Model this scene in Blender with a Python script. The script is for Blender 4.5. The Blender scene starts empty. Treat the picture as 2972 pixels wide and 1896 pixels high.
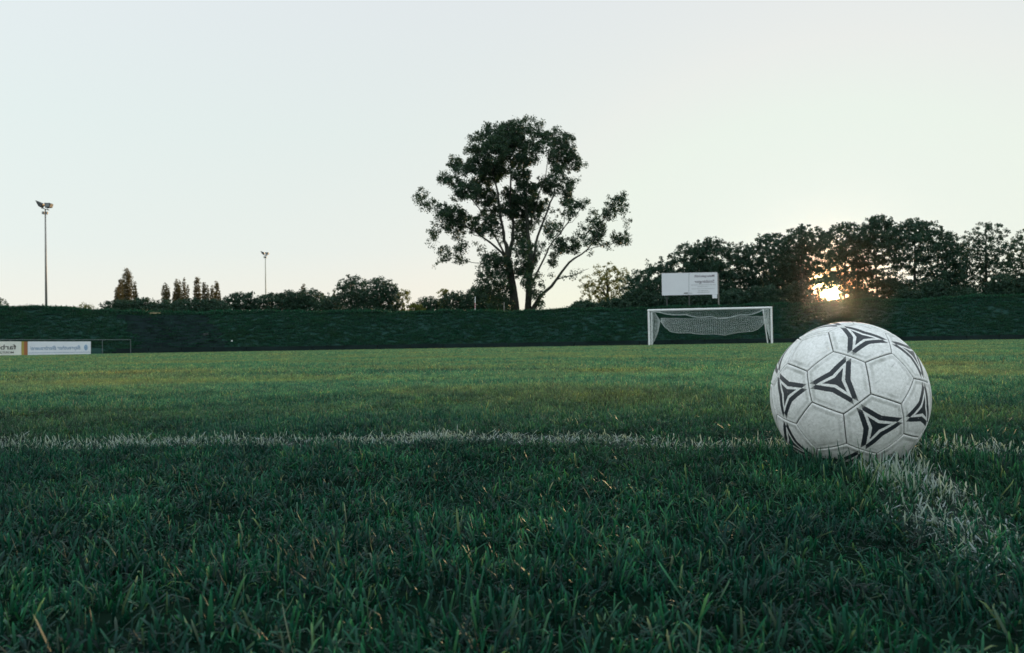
import bpy, math, random
import numpy as np
from mathutils import Matrix, Vector
scene = bpy.context.scene
COL = scene.collection
rng = np.random.default_rng(11)
random.seed(5)

# ------------------------------------------------------------------ camera
FPX, CX, CY = 2500.0, 1486.0, 948.0          # focal length and centre in photo pixels (2972 wide)
CAM = np.array([0.0, 0.0, 0.202])
pit, rol = math.atan(53 / FPX), math.radians(0.9)
F = np.array([0, math.cos(pit), math.sin(pit)])
R0 = np.array([1.0, 0, 0]); U0 = np.array([0, -math.sin(pit), math.cos(pit)])
AX = math.cos(rol) * R0 - math.sin(rol) * U0
AY = math.sin(rol) * R0 + math.cos(rol) * U0
def ray(px, py):
    return F * FPX + AX * (px - CX) + AY * (CY - py)
def at(px, py, Y):
    """the world point that lies Y metres down the pitch along a sight line"""
    d = ray(px, py)
    return CAM + d * (Y / d[1])
cam_d = bpy.data.cameras.new('camera'); cam = bpy.data.objects.new('camera', cam_d); COL.objects.link(cam)
cam_d.sensor_width = 36; cam_d.lens = FPX / 2972 * 36
cam_d.clip_start = 0.02; cam_d.clip_end = 4000
M = Matrix(((AX[0], AY[0], -F[0], CAM[0]), (AX[1], AY[1], -F[1], CAM[1]), (AX[2], AY[2], -F[2], CAM[2]), (0, 0, 0, 1)))
cam.matrix_world = M
cam_d.dof.use_dof = True; cam_d.dof.focus_distance = 1.30; cam_d.dof.aperture_fstop = 20
scene.camera = cam

# ------------------------------------------------------------------ sky, sun, exposure
SUN_PX = (2408, 848)
sd = ray(*SUN_PX); sd = sd / np.linalg.norm(sd)
SUN_EL = math.asin(sd[2]); SUN_AZ = math.atan2(sd[0], sd[1])
world = bpy.data.worlds.new('World'); scene.world = world; world.use_nodes = True
wn, wl = world.node_tree.nodes, world.node_tree.links
wn.clear()
def N(nodes, t, **kw):
    n = nodes.new(t)
    for k, v in kw.items():
        if k == 'op': n.operation = v
        elif k == 'bt': n.blend_type = v
        else: setattr(n, k, v)
    return n
def MIX(nodes, links, fac, a, b, bt='MIX'):
    n = nodes.new('ShaderNodeMix'); n.data_type = 'RGBA'; n.blend_type = bt; n.clamp_factor = True
    for s, v in ((0, fac), (6, a), (7, b)):
        if hasattr(v, 'is_linked') or hasattr(v, 'links'): links.new(v, n.inputs[s])
        else: n.inputs[s].default_value = (*v, 1) if isinstance(v, tuple) and len(v) == 3 else v
    return n.outputs[2]
def MATH(nodes, links, op, a, b=None, c=None, clamp=False):
    n = nodes.new('ShaderNodeMath'); n.operation = op; n.use_clamp = clamp
    for i, v in enumerate((a, b, c)):
        if v is None: continue
        if hasattr(v, 'links'): links.new(v, n.inputs[i])
        else: n.inputs[i].default_value = v
    return n.outputs[0]
def RAMP(nodes, links, fac, stops, interp='LINEAR'):
    n = nodes.new('ShaderNodeValToRGB'); n.color_ramp.interpolation = interp
    el = n.color_ramp.elements
    while len(el) < len(stops): el.new(0.5)
    for e, (p, c) in zip(el, stops): e.position = p; e.color = (*c, 1) if len(c) == 3 else c
    links.new(fac, n.inputs[0]); return n.outputs[0]
def MAPR(nodes, links, v, a, b, c=0.0, d=1.0, smooth=False):
    n = nodes.new('ShaderNodeMapRange'); n.interpolation_type = 'SMOOTHSTEP' if smooth else 'LINEAR'
    links.new(v, n.inputs[0])
    for i, x in zip((1, 2, 3, 4), (a, b, c, d)): n.inputs[i].default_value = x
    return n.outputs[0]
sky = N(wn, 'ShaderNodeTexSky', sky_type='NISHITA', sun_disc=False)
sky.sun_elevation = SUN_EL; sky.sun_rotation = SUN_AZ
sky.air_density = 1.0; sky.dust_density = 2.0
tc = N(wn, 'ShaderNodeTexCoord'); sep = N(wn, 'ShaderNodeSeparateXYZ')
wl.new(tc.outputs['Generated'], sep.inputs[0])
# thin bright veil of high haze over the clear evening sky: pale grey-blue aloft, cream low down, zenith raised as fill light
veil = RAMP(wn, wl, MATH(wn, wl, 'ABSOLUTE', sep.outputs['Z']),
            [(0.0, (0.96, 0.90, 0.72)), (0.045, (0.92, 0.925, 0.85)), (0.11, (0.84, 0.91, 0.885)), (0.24, (0.81, 0.90, 0.89)), (0.40, (0.81, 0.865, 0.90)), (1.0, (0.95, 1.08, 1.16))])
dotn = N(wn, 'ShaderNodeVectorMath', operation='DOT_PRODUCT'); wl.new(tc.outputs['Generated'], dotn.inputs[0]); dotn.inputs[1].default_value = tuple(sd)
dot = MATH(wn, wl, 'MAXIMUM', dotn.outputs['Value'], 0.0)
veil_az = MIX(wn, wl, MAPR(wn, wl, dotn.outputs['Value'], -1.0, 1.0, 0.0, 1.0), (1.34, 1.40, 1.42), (1.0, .995, .99))  # sky behind the camera brightened to fill the near side of the ball
veil2 = MIX(wn, wl, 1.0, veil, veil_az, 'MULTIPLY')
skym = MIX(wn, wl, 1.0, sky.outputs[0], (0.12, 0.12, 0.12), 'MULTIPLY')
capn = N(wn, 'ShaderNodeVectorMath', operation='MINIMUM'); wl.new(skym, capn.inputs[0]); capn.inputs[1].default_value = (.92, .92, .90)
skyc = MIX(wn, wl, 0.12, veil2, capn.outputs[0])
g1 = MATH(wn, wl, 'MULTIPLY', MATH(wn, wl, 'POWER', dot, 200.0), 0.05)
g2 = MATH(wn, wl, 'MULTIPLY', MATH(wn, wl, 'POWER', dot, 9000.0), 2.0)
g3 = MATH(wn, wl, 'MULTIPLY', MATH(wn, wl, 'POWER', dot, 22000.0), 16.0)
def scaled(v, c):
    n = N(wn, 'ShaderNodeVectorMath', operation='SCALE'); n.inputs[0].default_value = c; wl.new(v, n.inputs['Scale']); return n.outputs[0]
def vadd(a, b):
    n = N(wn, 'ShaderNodeVectorMath', operation='ADD'); wl.new(a, n.inputs[0]); wl.new(b, n.inputs[1]); return n.outputs[0]
near = MIX(wn, wl, MATH(wn, wl, 'MULTIPLY', MATH(wn, wl, 'POWER', dot, 1400.0), .92), vadd(skyc, scaled(g1, (1.0, 0.75, 0.40))), (1.5, 0.66, 0.16))
tot = vadd(vadd(near, scaled(g2, (1.0, 0.55, 0.15))), scaled(g3, (1.0, 0.72, 0.36)))
bg = N(wn, 'ShaderNodeBackground'); bg.inputs[1].default_value = 1.0
wo = N(wn, 'ShaderNodeOutputWorld'); wl.new(tot, bg.inputs[0]); wl.new(bg.outputs[0], wo.inputs[0])
sl = bpy.data.lights.new('sun', 'SUN'); so = bpy.data.objects.new('sun', sl); COL.objects.link(so)
sl.energy = 3.2; sl.angle = math.radians(0.55); sl.color = (1.0, 0.66, 0.34)
so.rotation_euler = Vector(tuple(sd)).to_track_quat('Z', 'Y').to_euler()
vs_ = scene.view_settings
scene.display_settings.display_device = 'sRGB'
vs_.view_transform = 'Standard'; vs_.look = 'None'; vs_.exposure = 0; vs_.gamma = 1; vs_.use_curve_mapping = False
scene.cycles.max_bounces = 7; scene.cycles.transparent_max_bounces = 8

# ------------------------------------------------------------------ helpers
def tag(o, label=None, cat=None, group=None, kind=None):
    if label: o['label'] = label
    if cat: o['category'] = cat
    if group: o['group'] = group
    if kind: o['kind'] = kind
    return o
def empty(name, loc, label=None, cat=None, group=None):
    o = bpy.data.objects.new(name, None); COL.objects.link(o); o.location = tuple(loc); o.empty_display_size = 0.1
    return tag(o, label, cat, group)
def link(name, me, parent=None, mat=None, loc=None):
    o = bpy.data.objects.new(name, me); COL.objects.link(o)
    if mat is not None and not me.materials: me.materials.append(mat)
    if parent is not None: o.parent = parent
    if loc is not None: o.location = tuple(loc)
    return o
class MB:
    def __init__(s): s.v = []; s.f = []
    def add(s, vs, fs):
        b = len(s.v); s.v += [tuple(map(float, v)) for v in vs]; s.f += [tuple(i + b for i in f) for f in fs]
    def box(s, c, d, rot=None):
        c = np.array(c, float); h = np.array(d, float) / 2
        vs = np.array([[x, y, z] for x in (-1, 1) for y in (-1, 1) for z in (-1, 1)]) * h
        if rot is not None: vs = vs @ np.array(rot).T
        s.add(vs + c, [(0, 1, 3, 2), (4, 6, 7, 5), (0, 4, 5, 1), (2, 3, 7, 6), (0, 2, 6, 4), (1, 5, 7, 3)])
    def tube(s, pts, rad, n=8, cap=True):
        pts = [np.array(p, float) for p in pts]
        if np.isscalar(rad): rad = [rad] * len(pts)
        b = len(s.v); up = None
        for i, p in enumerate(pts):
            t = pts[min(i + 1, len(pts) - 1)] - pts[max(i - 1, 0)]; t /= np.linalg.norm(t) + 1e-12
            if up is None:
                up = np.array([0, 0, 1.0]) if abs(t[2]) < .9 else np.array([1.0, 0, 0])
            u = np.cross(t, up); u /= np.linalg.norm(u); w = np.cross(u, t); up = w
            for k in range(n):
                a = 2 * math.pi * k / n
                s.v.append(tuple(p + rad[i] * (math.cos(a) * u + math.sin(a) * w)))
        for i in range(len(pts) - 1):
            for k in range(n):
                s.f.append((b + i * n + k, b + i * n + (k + 1) % n, b + (i + 1) * n + (k + 1) % n, b + (i + 1) * n + k))
        if cap:
            s.f.append(tuple(b + k for k in range(n))[::-1]); s.f.append(tuple(b + (len(pts) - 1) * n + k for k in range(n)))
    def mesh(s, name, smooth=False):
        me = bpy.data.meshes.new(name); me.from_pydata(s.v, [], s.f); me.update()
        if smooth: me.shade_smooth()
        return me
    def build(s, name, mat, parent=None, loc=None, smooth=False, bevel=0):
        o = link(name, s.mesh(name, smooth), parent, mat, loc)
        if bevel:
            m = o.modifiers.new('bevel', 'BEVEL'); m.width = bevel; m.segments = 2
        return o
def quads_mesh(name, V, nper, attrs=None, faces=None):
    """V: (n*nper,3); faces of one element given as index lists"""
    me = bpy.data.meshes.new(name)
    n = len(V) // nper
    loops = []; starts = []; tot_ = []
    off = (np.arange(n) * nper)
    fl = [np.array(f) for f in faces]
    per = np.concatenate(fl)
    li = (off[:, None] + per[None, :]).ravel()
    sizes = np.array([len(f) for f in fl])
    st_one = np.concatenate([[0], np.cumsum(sizes)[:-1]])
    st = (np.arange(n)[:, None] * len(per) + st_one[None, :]).ravel()
    me.vertices.add(len(V)); me.vertices.foreach_set('co', np.asarray(V, np.float32).ravel())
    me.loops.add(len(li)); me.loops.foreach_set('vertex_index', li.astype(np.int32))
    me.polygons.add(len(st)); me.polygons.foreach_set('loop_start', st.astype(np.int32))
    me.update(calc_edges=True); me.validate()
    for k, a in (attrs or {}).items():
        at_ = me.attributes.new(k, 'FLOAT', 'POINT'); at_.data.foreach_set('value', np.asarray(a, np.float32))
    return me
def mat(name):
    m = bpy.data.materials.new(name); m.use_nodes = True
    nt = m.node_tree; b = nt.nodes['Principled BSDF']; return m, nt.nodes, nt.links, b
def noise(nodes, links, scale, detail=4, vec=None, rough=.55):
    n = nodes.new('ShaderNodeTexNoise'); n.inputs['Scale'].default_value = scale; n.inputs['Detail'].default_value = detail; n.inputs['Roughness'].default_value = rough
    if vec is not None: links.new(vec, n.inputs['Vector'])
    return n.outputs[0]
def simple(name, c, rough=.6, var=.15, scale=8, metal=0, spec=.4, bump=0):
    m, n, l, b = mat(name)
    g = n.new('ShaderNodeNewGeometry')
    f = noise(n, l, scale, 5, g.outputs['Position'])
    d = tuple(x * (1 - var) for x in c); e = tuple(min(1, x * (1 + var)) for x in c)
    l.new(RAMP(n, l, f, [(0.3, d), (0.7, e)]), b.inputs['Base Color'])
    b.inputs['Roughness'].default_value = rough; b.inputs['Metallic'].default_value = metal; b.inputs['Specular IOR Level'].default_value = spec
    if bump:
        bp = n.new('ShaderNodeBump'); bp.inputs['Strength'].default_value = bump; l.new(f, bp.inputs['Height']); l.new(bp.outputs[0], b.inputs['Normal'])
    return m

# ------------------------------------------------------------------ materials
def leaf_material(name, dark, light, warm, translu=.35, scale=.5):
    m, n, l, b = mat(name)
    a = n.new('ShaderNodeAttribute'); a.attribute_name = 'rnd'
    g = n.new('ShaderNodeNewGeometry')
    f = noise(n, l, scale, 3, g.outputs['Position'])
    c = RAMP(n, l, f, [(.3, dark), (.7, light)])
    c = MIX(n, l, MAPR(n, l, a.outputs['Fac'], .0, 1., 0.0, .5), c, warm)
    l.new(c, b.inputs['Base Color']); b.inputs['Roughness'].default_value = .55; b.inputs['Specular IOR Level'].default_value = .25
    t = n.new('ShaderNodeBsdfTranslucent'); l.new(MIX(n, l, 1.0, c, (1.6, 1.5, .7), 'MULTIPLY'), t.inputs[0])
    ms = n.new('ShaderNodeMixShader'); ms.inputs[0].default_value = translu
    l.new(b.outputs[0], ms.inputs[1]); l.new(t.outputs[0], ms.inputs[2]); l.new(ms.outputs[0], n['Material Output'].inputs[0])
    return m
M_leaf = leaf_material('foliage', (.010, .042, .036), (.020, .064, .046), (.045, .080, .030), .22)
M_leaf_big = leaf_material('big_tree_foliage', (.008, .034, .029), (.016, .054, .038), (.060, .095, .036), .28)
M_leaf_pop = leaf_material('poplar_foliage', (.05, .065, .035), (.085, .090, .045), (.20, .11, .05), .5)  # red-gold of the low sun put into the poplar leaf colour
M_leaf_lit = leaf_material('sunlit_foliage', (.06, .09, .03), (.10, .13, .045), (.18, .16, .05), .55)  # lit variant: sunshine is part of the leaf colour
M_bark = simple('bark', (.045, .050, .042), .9, .35, 6, bump=.5, spec=.1)
M_white = simple('white_painted_metal', (.80, .82, .82), .35, .05, 3)
M_net = simple('white_cord', (.62, .68, .66), .8, .1, 3, spec=.1)
M_steel = simple('galvanised_steel', (.26, .25, .23), .5, .2, 4, metal=.3)
M_rail = simple('weathered_grey_steel', (.10, .13, .135), .6, .2, 4)
M_dark = simple('dark_enamel', (.05, .055, .055), .45, .2, 4)
M_glass = simple('lamp_glass', (.12, .14, .15), .15, .1, 2, spec=.8)
M_concrete = simple('weathered_concrete', (.014, .028, .030), .9, .5, 1.5, spec=.1, bump=.3)
M_kerb = simple('dark_kerb_stone', (.012, .024, .024), .9, .3, .7, spec=.1, bump=.3)
M_boardw = simple('white_hoarding', (.70, .74, .79), .45, .05, 1.2)
M_boardc = simple('cream_hoarding', (.70, .72, .66), .5, .07, 1.0)
M_yel = simple('ochre_paint', (.34, .28, .06), .5, .15, 1.0)
M_brown = simple('brown_paint', (.33, .12, .045), .5, .12, 1.0)
M_blue = simple('blue_lettering', (.15, .27, .42), .5, .1, 3)
M_pblue = simple('pale_blue_lettering', (.38, .52, .68), .5, .1, 3)
M_black = simple('dark_lettering', (.045, .05, .045), .5, .1, 3)
M_grey = simple('grey_lettering', (.17, .14, .18), .5, .1, 3)
M_lgrey = simple('faded_lettering', (.42, .44, .46), .5, .1, 3)
M_bill = simple('billboard_white', (.72, .74, .78), .45, .04, .8)
M_pink = simple('rose_post_band', (.60, .30, .30), .5, .1, 3)
M_rock = simple('pale_stone', (.16, .18, .19), .9, .2, 6, spec=.1)

# lawn: paint lines and blades share one set of colours
LINE_A = (1.475, -0.22)                    # y = a + b x : the long white line
def line_mask(n, l, pos):
    s = n.new('ShaderNodeSeparateXYZ'); l.new(pos, s.inputs[0])
    x, y = s.outputs[0], s.outputs[1]
    wob = MATH(n, l, 'MULTIPLY', MATH(n, l, 'SUBTRACT', noise(n, l, 9.0, 2, pos), .5), .06)
    da = MATH(n, l, 'ABSOLUTE', MATH(n, l, 'ADD', MATH(n, l, 'SUBTRACT', y, MATH(n, l, 'MULTIPLY_ADD', x, LINE_A[1], LINE_A[0])), wob))
    ma = MAPR(n, l, da, .034, .078, 1.0, 0.0)
    # second line, at right angles, from the ball towards the lens
    db = MATH(n, l, 'ABSOLUTE', MATH(n, l, 'ADD', MATH(n, l, 'SUBTRACT', x, MATH(n, l, 'MULTIPLY_ADD', y, .25, .225)), wob))
    mb = MATH(n, l, 'MULTIPLY', MAPR(n, l, db, .024, .070, 1.0, 0.0), MATH(n, l, 'MULTIPLY', MAPR(n, l, y, 1.42, 1.50, 1.0, 0.0), MAPR(n, l, y, .62, .92, 0.0, 1.0)))
    mk = MATH(n, l, 'MAXIMUM', ma, mb)
    patch = MAPR(n, l, noise(n, l, 4.5, 5, pos, .72), .36, .62, .18, .85)
    return MATH(n, l, 'MULTIPLY', mk, patch)
def grass_material(name, paint=True, tint=(1, 1, 1)):
    m, n, l, b = mat(name)
    a = n.new('ShaderNodeAttribute'); a.attribute_name = 'rnd'
    h = n.new('ShaderNodeAttribute'); h.attribute_name = 'hgt'
    g = n.new('ShaderNodeNewGeometry'); oi = n.new('ShaderNodeObjectInfo')
    big = noise(n, l, .55, 3, g.outputs['Position'])
    c = RAMP(n, l, a.outputs['Fac'], [(0.0, (.001, .019, .018)), (.45, (.004, .048, .040)), (.78, (.015, .094, .063)), (.955, (.055, .155, .095)), (.972, (.075, .125, .060)), (.985, (.060, .115, .085)), (1.0, (.11, .15, .12))])
    c = MIX(n, l, MAPR(n, l, big, .46, .68, 0.0, .40), c, (.034, .070, .022))  # uneven turf tone, with golden sunlight put into its amber
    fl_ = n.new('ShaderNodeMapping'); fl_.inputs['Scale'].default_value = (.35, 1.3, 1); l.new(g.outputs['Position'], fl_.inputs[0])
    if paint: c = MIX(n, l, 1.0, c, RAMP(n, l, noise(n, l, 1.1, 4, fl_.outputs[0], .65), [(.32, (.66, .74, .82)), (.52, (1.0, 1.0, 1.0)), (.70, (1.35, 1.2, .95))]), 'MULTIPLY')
    c = MIX(n, l, 1.0, c, tint, 'MULTIPLY')
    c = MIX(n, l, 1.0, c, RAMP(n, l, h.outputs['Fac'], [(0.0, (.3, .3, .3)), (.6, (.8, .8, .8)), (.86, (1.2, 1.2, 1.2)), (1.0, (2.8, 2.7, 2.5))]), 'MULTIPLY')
    if paint: c = MIX(n, l, 1.0, c, RAMP(n, l, noise(n, l, 15, 2, g.outputs['Position']), [(.35, (.62, .66, .72)), (.5, (1, 1, 1)), (.66, (1.7, 1.5, 1.2))]), 'MULTIPLY')
    if paint:                                     # mown pitch is lighter than the margin; skimming sunlight is put into its colour too
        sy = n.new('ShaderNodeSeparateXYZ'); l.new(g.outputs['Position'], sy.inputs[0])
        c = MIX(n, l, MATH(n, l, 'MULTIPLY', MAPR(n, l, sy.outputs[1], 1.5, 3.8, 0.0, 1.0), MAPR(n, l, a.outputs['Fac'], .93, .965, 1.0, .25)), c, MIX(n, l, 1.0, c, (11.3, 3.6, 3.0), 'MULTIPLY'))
        c = MIX(n, l, MATH(n, l, 'MULTIPLY', MAPR(n, l, noise(n, l, .45, 3, fl_.outputs[0]), .50, .66, 0.0, .55), MAPR(n, l, sy.outputs[1], 2.5, 6, 0.0, 1.0)), c, MIX(n, l, 1.0, c, (1.7, 1.25, .9), 'MULTIPLY'))  # yellow patches of sunlight painted into the mid-field turf
        mk = line_mask(n, l, g.outputs['Position'])
        r2 = MATH(n, l, 'FRACT', MATH(n, l, 'MULTIPLY', a.outputs['Fac'], 37.7))
        on = MATH(n, l, 'GREATER_THAN', MATH(n, l, 'ADD', mk, -.06), r2)
        amt = MATH(n, l, 'MULTIPLY', on, MAPR(n, l, h.outputs['Fac'], .15, .6, .08, .80))
        c = MIX(n, l, amt, c, (.36, .43, .45))
    l.new(c, b.inputs['Base Color']); b.inputs['Roughness'].default_value = .5; b.inputs['Specular IOR Level'].default_value = .22
    t = n.new('ShaderNodeBsdfTranslucent'); l.new(MIX(n, l, 1.0, c, (1.5, 1.5, .8), 'MULTIPLY'), t.inputs[0])
    ms = n.new('ShaderNodeMixShader'); ms.inputs[0].default_value = .38
    l.new(b.outputs[0], ms.inputs[1]); l.new(t.outputs[0], ms.inputs[2]); l.new(ms.outputs[0], n['Material Output'].inputs[0])
    return m
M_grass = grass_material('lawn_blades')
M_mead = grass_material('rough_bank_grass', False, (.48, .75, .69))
def soil_material():
    m, n, l, b = mat('turf_soil')
    g = n.new('ShaderNodeNewGeometry')
    c = RAMP(n, l, noise(n, l, 30, 6, g.outputs['Position']), [(.3, (.003, .010, .007)), (.7, (.008, .020, .013))])
    c = MIX(n, l, MATH(n, l, 'MULTIPLY', line_mask(n, l, g.outputs['Position']), .25), c, (.20, .24, .24))
    l.new(c, b.inputs['Base Color']); b.inputs['Roughness'].default_value = 1; b.inputs['Specular IOR Level'].default_value = 0
    return m
M_soil = soil_material()
def bank_material():
    m, n, l, b = mat('bank_turf')
    g = n.new('ShaderNodeNewGeometry')
    c = RAMP(n, l, noise(n, l, 1.2, 8, g.outputs['Position'], .7), [(.3, (.007, .030, .025)), (.6, (.011, .042, .034)), (.8, (.016, .050, .036))])
    l.new(c, b.inputs['Base Color']); b.inputs['Roughness'].default_value = .95; b.inputs['Specular IOR Level'].default_value = .1
    return m
M_bank = bank_material()

# ------------------------------------------------------------------ ground
def gh(x, y):
    """gentle unevenness of the pitch; fades with distance"""
    x = np.asarray(x, float); y = np.asarray(y, float)
    w = np.clip((7.5 - np.abs(y)) / 4.5, 0, 1)
    h = .007 * np.sin(3.1 * x + 1.0 + 1.3 * np.sin(1.7 * y)) + .006 * np.sin(4.3 * y + 2.1 * np.sin(1.1 * x + .5)) + .004 * np.sin(9.1 * x - 7.3 * y)
    r = np.hypot(x - .49, y - 1.263)
    h = h * w * np.clip(r / .3, 0, 1)
    return h + .027
def grid_mesh(name, xs, ys, zf):
    Xg, Yg = np.meshgrid(xs, ys); Z = zf(Xg, Yg)
    V = np.stack([Xg, Yg, Z], -1).reshape(-1, 3); nx = len(xs)
    i, j = np.meshgrid(np.arange(len(xs) - 1), np.arange(len(ys) - 1))
    a = (j * nx + i).ravel(); Fc = np.stack([a, a + 1, a + 1 + nx, a + nx], -1)
    me = bpy.data.meshes.new(name); me.vertices.add(len(V)); me.vertices.foreach_set('co', V.astype(np.float32).ravel())
    me.loops.add(Fc.size); me.loops.foreach_set('vertex_index', Fc.ravel().astype(np.int32))
    me.polygons.add(len(Fc)); me.polygons.foreach_set('loop_start', (np.arange(len(Fc)) * 4).astype(np.int32))
    me.update(calc_edges=True); me.shade_smooth(); return me
def axis(core, step, far):
    a = list(np.arange(-core, core + 1e-6, step)); g = step; p = core
    out = []
    while p < far: g *= 1.25; p += g; out.append(p)
    return np.array(sorted([-v for v in out] + a + out))
xs = axis(9, .12, 1500); ys = axis(14, .12, 1500)
pitch = link('ground', grid_mesh('ground', xs, ys, lambda x, y: gh(x, y)), mat=M_soil); tag(pitch, kind='structure')

# bank: foot and crest read along sight lines
PXS = np.array([-1600, -700, 0, 150, 300, 420, 600, 900, 1200, 1486, 1900, 2300, 2700, 2972, 3500, 4500])
YF = np.array([44, 47, 50.5, 51, 52, 53, 54, 56, 58, 58, 57.5, 57, 56, 55, 53, 50.])
YC = YF + np.array([7.5] * 7 + [7.5] * 9)
CRP = np.array([905, 895, 890, 896, 903, 911, 908, 906, 907, 905, 897, 884, 870, 858, 842, 820.])
def crest_px(px): return np.interp(px, PXS, CRP)
def foot_Y(px): return np.interp(px, PXS, YF)
def crest_Y(px): return np.interp(px, PXS, YC)
def crest_z(px): return float(at(px, crest_px(px), crest_Y(px))[2])
def bank_point(px, t):
    """t 0 foot .. 1 crest, along a bearing"""
    yf, yc = foot_Y(px), crest_Y(px); Y = yf + (yc - yf) * t
    X = (px - CX) / FPX * Y
    z = crest_z(px) * (t ** .9 * .75 + .25 * t * t * (3 - 2 * t))
    z += .05 * math.sin(px * .021 + 5 * t) * t + .03 * math.sin(px * .057 + t * 9) * t
    return np.array([X, Y, max(z, -.05)])
mb = MB(); cols = np.arange(-1600, 4501, 20); T = list(np.linspace(0, 1, 15))
NR = len(T) + 4
for px in cols:
    for t in T: p = bank_point(px, t) + (np.array([0, 0, -.06]) if t == 0 else 0); mb.v.append(tuple(p))
    c = bank_point(px, 1)
    for k, dy in enumerate((1.5, 8, 200, 900)):
        Y = c[1] + dy; mb.v.append(((px - CX) / FPX * Y, Y, c[2] - (.03, .25, .5, -3)[k] if dy < 900 else c[2] + 0.0))
for i in range(len(cols) - 1):
    for j in range(NR - 1):
        a = i * NR + j; mb.f.append((a, a + NR, a + NR + 1, a + 1))
bank = mb.build('embankment', M_bank, smooth=True); tag(bank, kind='structure')

# low dark double kerb at the foot of the bank, in lengths
kerb = empty('kerb', bank_point(1486, 0)); tag(kerb, kind='structure')
kx = np.arange(-900, 3900, 95)
base_inv = np.array(kerb.location)
for i in range(len(kx) - 1):
    if kx[i] < 300: continue
    for s, (off, h0, h1) in enumerate(((-.55, -.05, .17), (.0, .10, .34))):
        m_ = MB(); a = bank_point(kx[i] + 1.5, 0); b = bank_point(kx[i + 1] - 1.5, 0)
        a[1] += off; b[1] += off; j = random.uniform(-.012, .012)
        vs = []
        for p in (a, b):
            for dy in (-.0, .5):
                for z in (h0, h1 + j): vs.append(np.array([p[0], p[1] + dy, z]) - base_inv)
        m_.add(vs, [(0, 4, 5, 1), (1, 5, 7, 3), (2, 3, 7, 6), (0, 1, 3, 2), (4, 6, 7, 5)])
        m_.build('kerb_stone', M_kerb, kerb)

# ------------------------------------------------------------------ blades
def blades(n, size, h=(.02, .045), w=(.0016, .0030), clump=.5, longp=.03, dry=True, lean=(.15, 1.0), stray=.0, circle=False, tsp=.009):
    if circle:
        r = size / 2 * np.sqrt(rng.random(n)); a = rng.random(n) * 2 * np.pi; bx_, by_ = r * np.cos(a), r * np.sin(a)
    else:
        nt = max(1, int(n / 16)); tx = (rng.random(nt) - .5) * size; ty = (rng.random(nt) - .5) * size
        k = rng.integers(0, nt, n); isc = rng.random(n) < clump
        bx_ = np.where(isc, tx[k] + rng.normal(0, tsp, n), (rng.random(n) - .5) * size * 1.06)
        by_ = np.where(isc, ty[k] + rng.normal(0, tsp, n), (rng.random(n) - .5) * size * 1.06)
    H = rng.uniform(*h, n) * rng.uniform(.7, 1.1, n); lg = rng.random(n) < longp; H[lg] *= rng.uniform(1.3, 1.9, lg.sum())
    if not circle:
        hf = rng.uniform(.55, 1.4, nt); H *= np.where(isc, hf[k], .8)
    W = rng.uniform(*w, n); W[lg] *= .8
    st = rng.random(n) < stray; H[st] = rng.uniform(.85, 1.5, st.sum()) * h[1]; W[st] *= .42
    az = rng.random(n) * 2 * np.pi
    if not circle:
        ta = np.arctan2(by_ - ty[k], bx_ - tx[k]); az = np.where(isc, ta + rng.normal(0, .9, n), az)
    L = rng.uniform(*lean, n) ** 1.3; L[lg] *= 1.2
    L[st] = rng.uniform(.9, 2.3, st.sum()); bend = rng.uniform(-.6, 2.4, n); bend[st] = rng.uniform(-1.2, 2.2, st.sum())
    d = np.stack([np.cos(az), np.sin(az), np.zeros(n)], -1)
    tw = az + np.pi / 2 + rng.normal(0, .9, n); s = np.stack([np.cos(tw), np.sin(tw), np.zeros(n)], -1)
    base = np.stack([bx_, by_, np.full(n, -.004)], -1)
    rows = []; hg = []
    pos = base.copy(); ang = L * (.72 if circle else .95)
    ts = [0, .40, .84, 1.0]; ws = [.75, 1.0, .85, 0]
    for i, t in enumerate(ts):
        if i:
            seg = (ts[i] - ts[i - 1]) * H
            pos = pos + d * (np.sin(ang) * seg)[:, None] + np.array([0, 0, 1.]) * (np.cos(ang) * seg)[:, None]
            ang = ang + bend * .5
        if i < 3:
            rows.append(pos - s * (W * ws[i] / 2)[:, None]); rows.append(pos + s * (W * ws[i] / 2)[:, None]); hg += [t, t]
        else: rows.append(pos); hg.append(1.0)
    V = np.stack(rows, 1).reshape(-1, 3)
    r = rng.random(n) ** .9
    if not circle: tr = rng.random(nt); r = np.where(isc & (r < .95), np.clip(.5 * r + .45 * tr[k], 0, .95), r)
    r[st] = rng.uniform(.966, 1.0, st.sum())
    return V, np.repeat(r, 7), np.tile(hg, n)
def blade_object(name, n, size, **kw):
    V, r, hg = blades(n, size, **kw)
    me = quads_mesh(name, V, 7, {'rnd': r, 'hgt': hg}, [(0, 1, 3, 2), (2, 3, 5, 4), (4, 5, 6)])
    me.shade_smooth()
    return bpy.data.objects.new(name, me)
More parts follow.
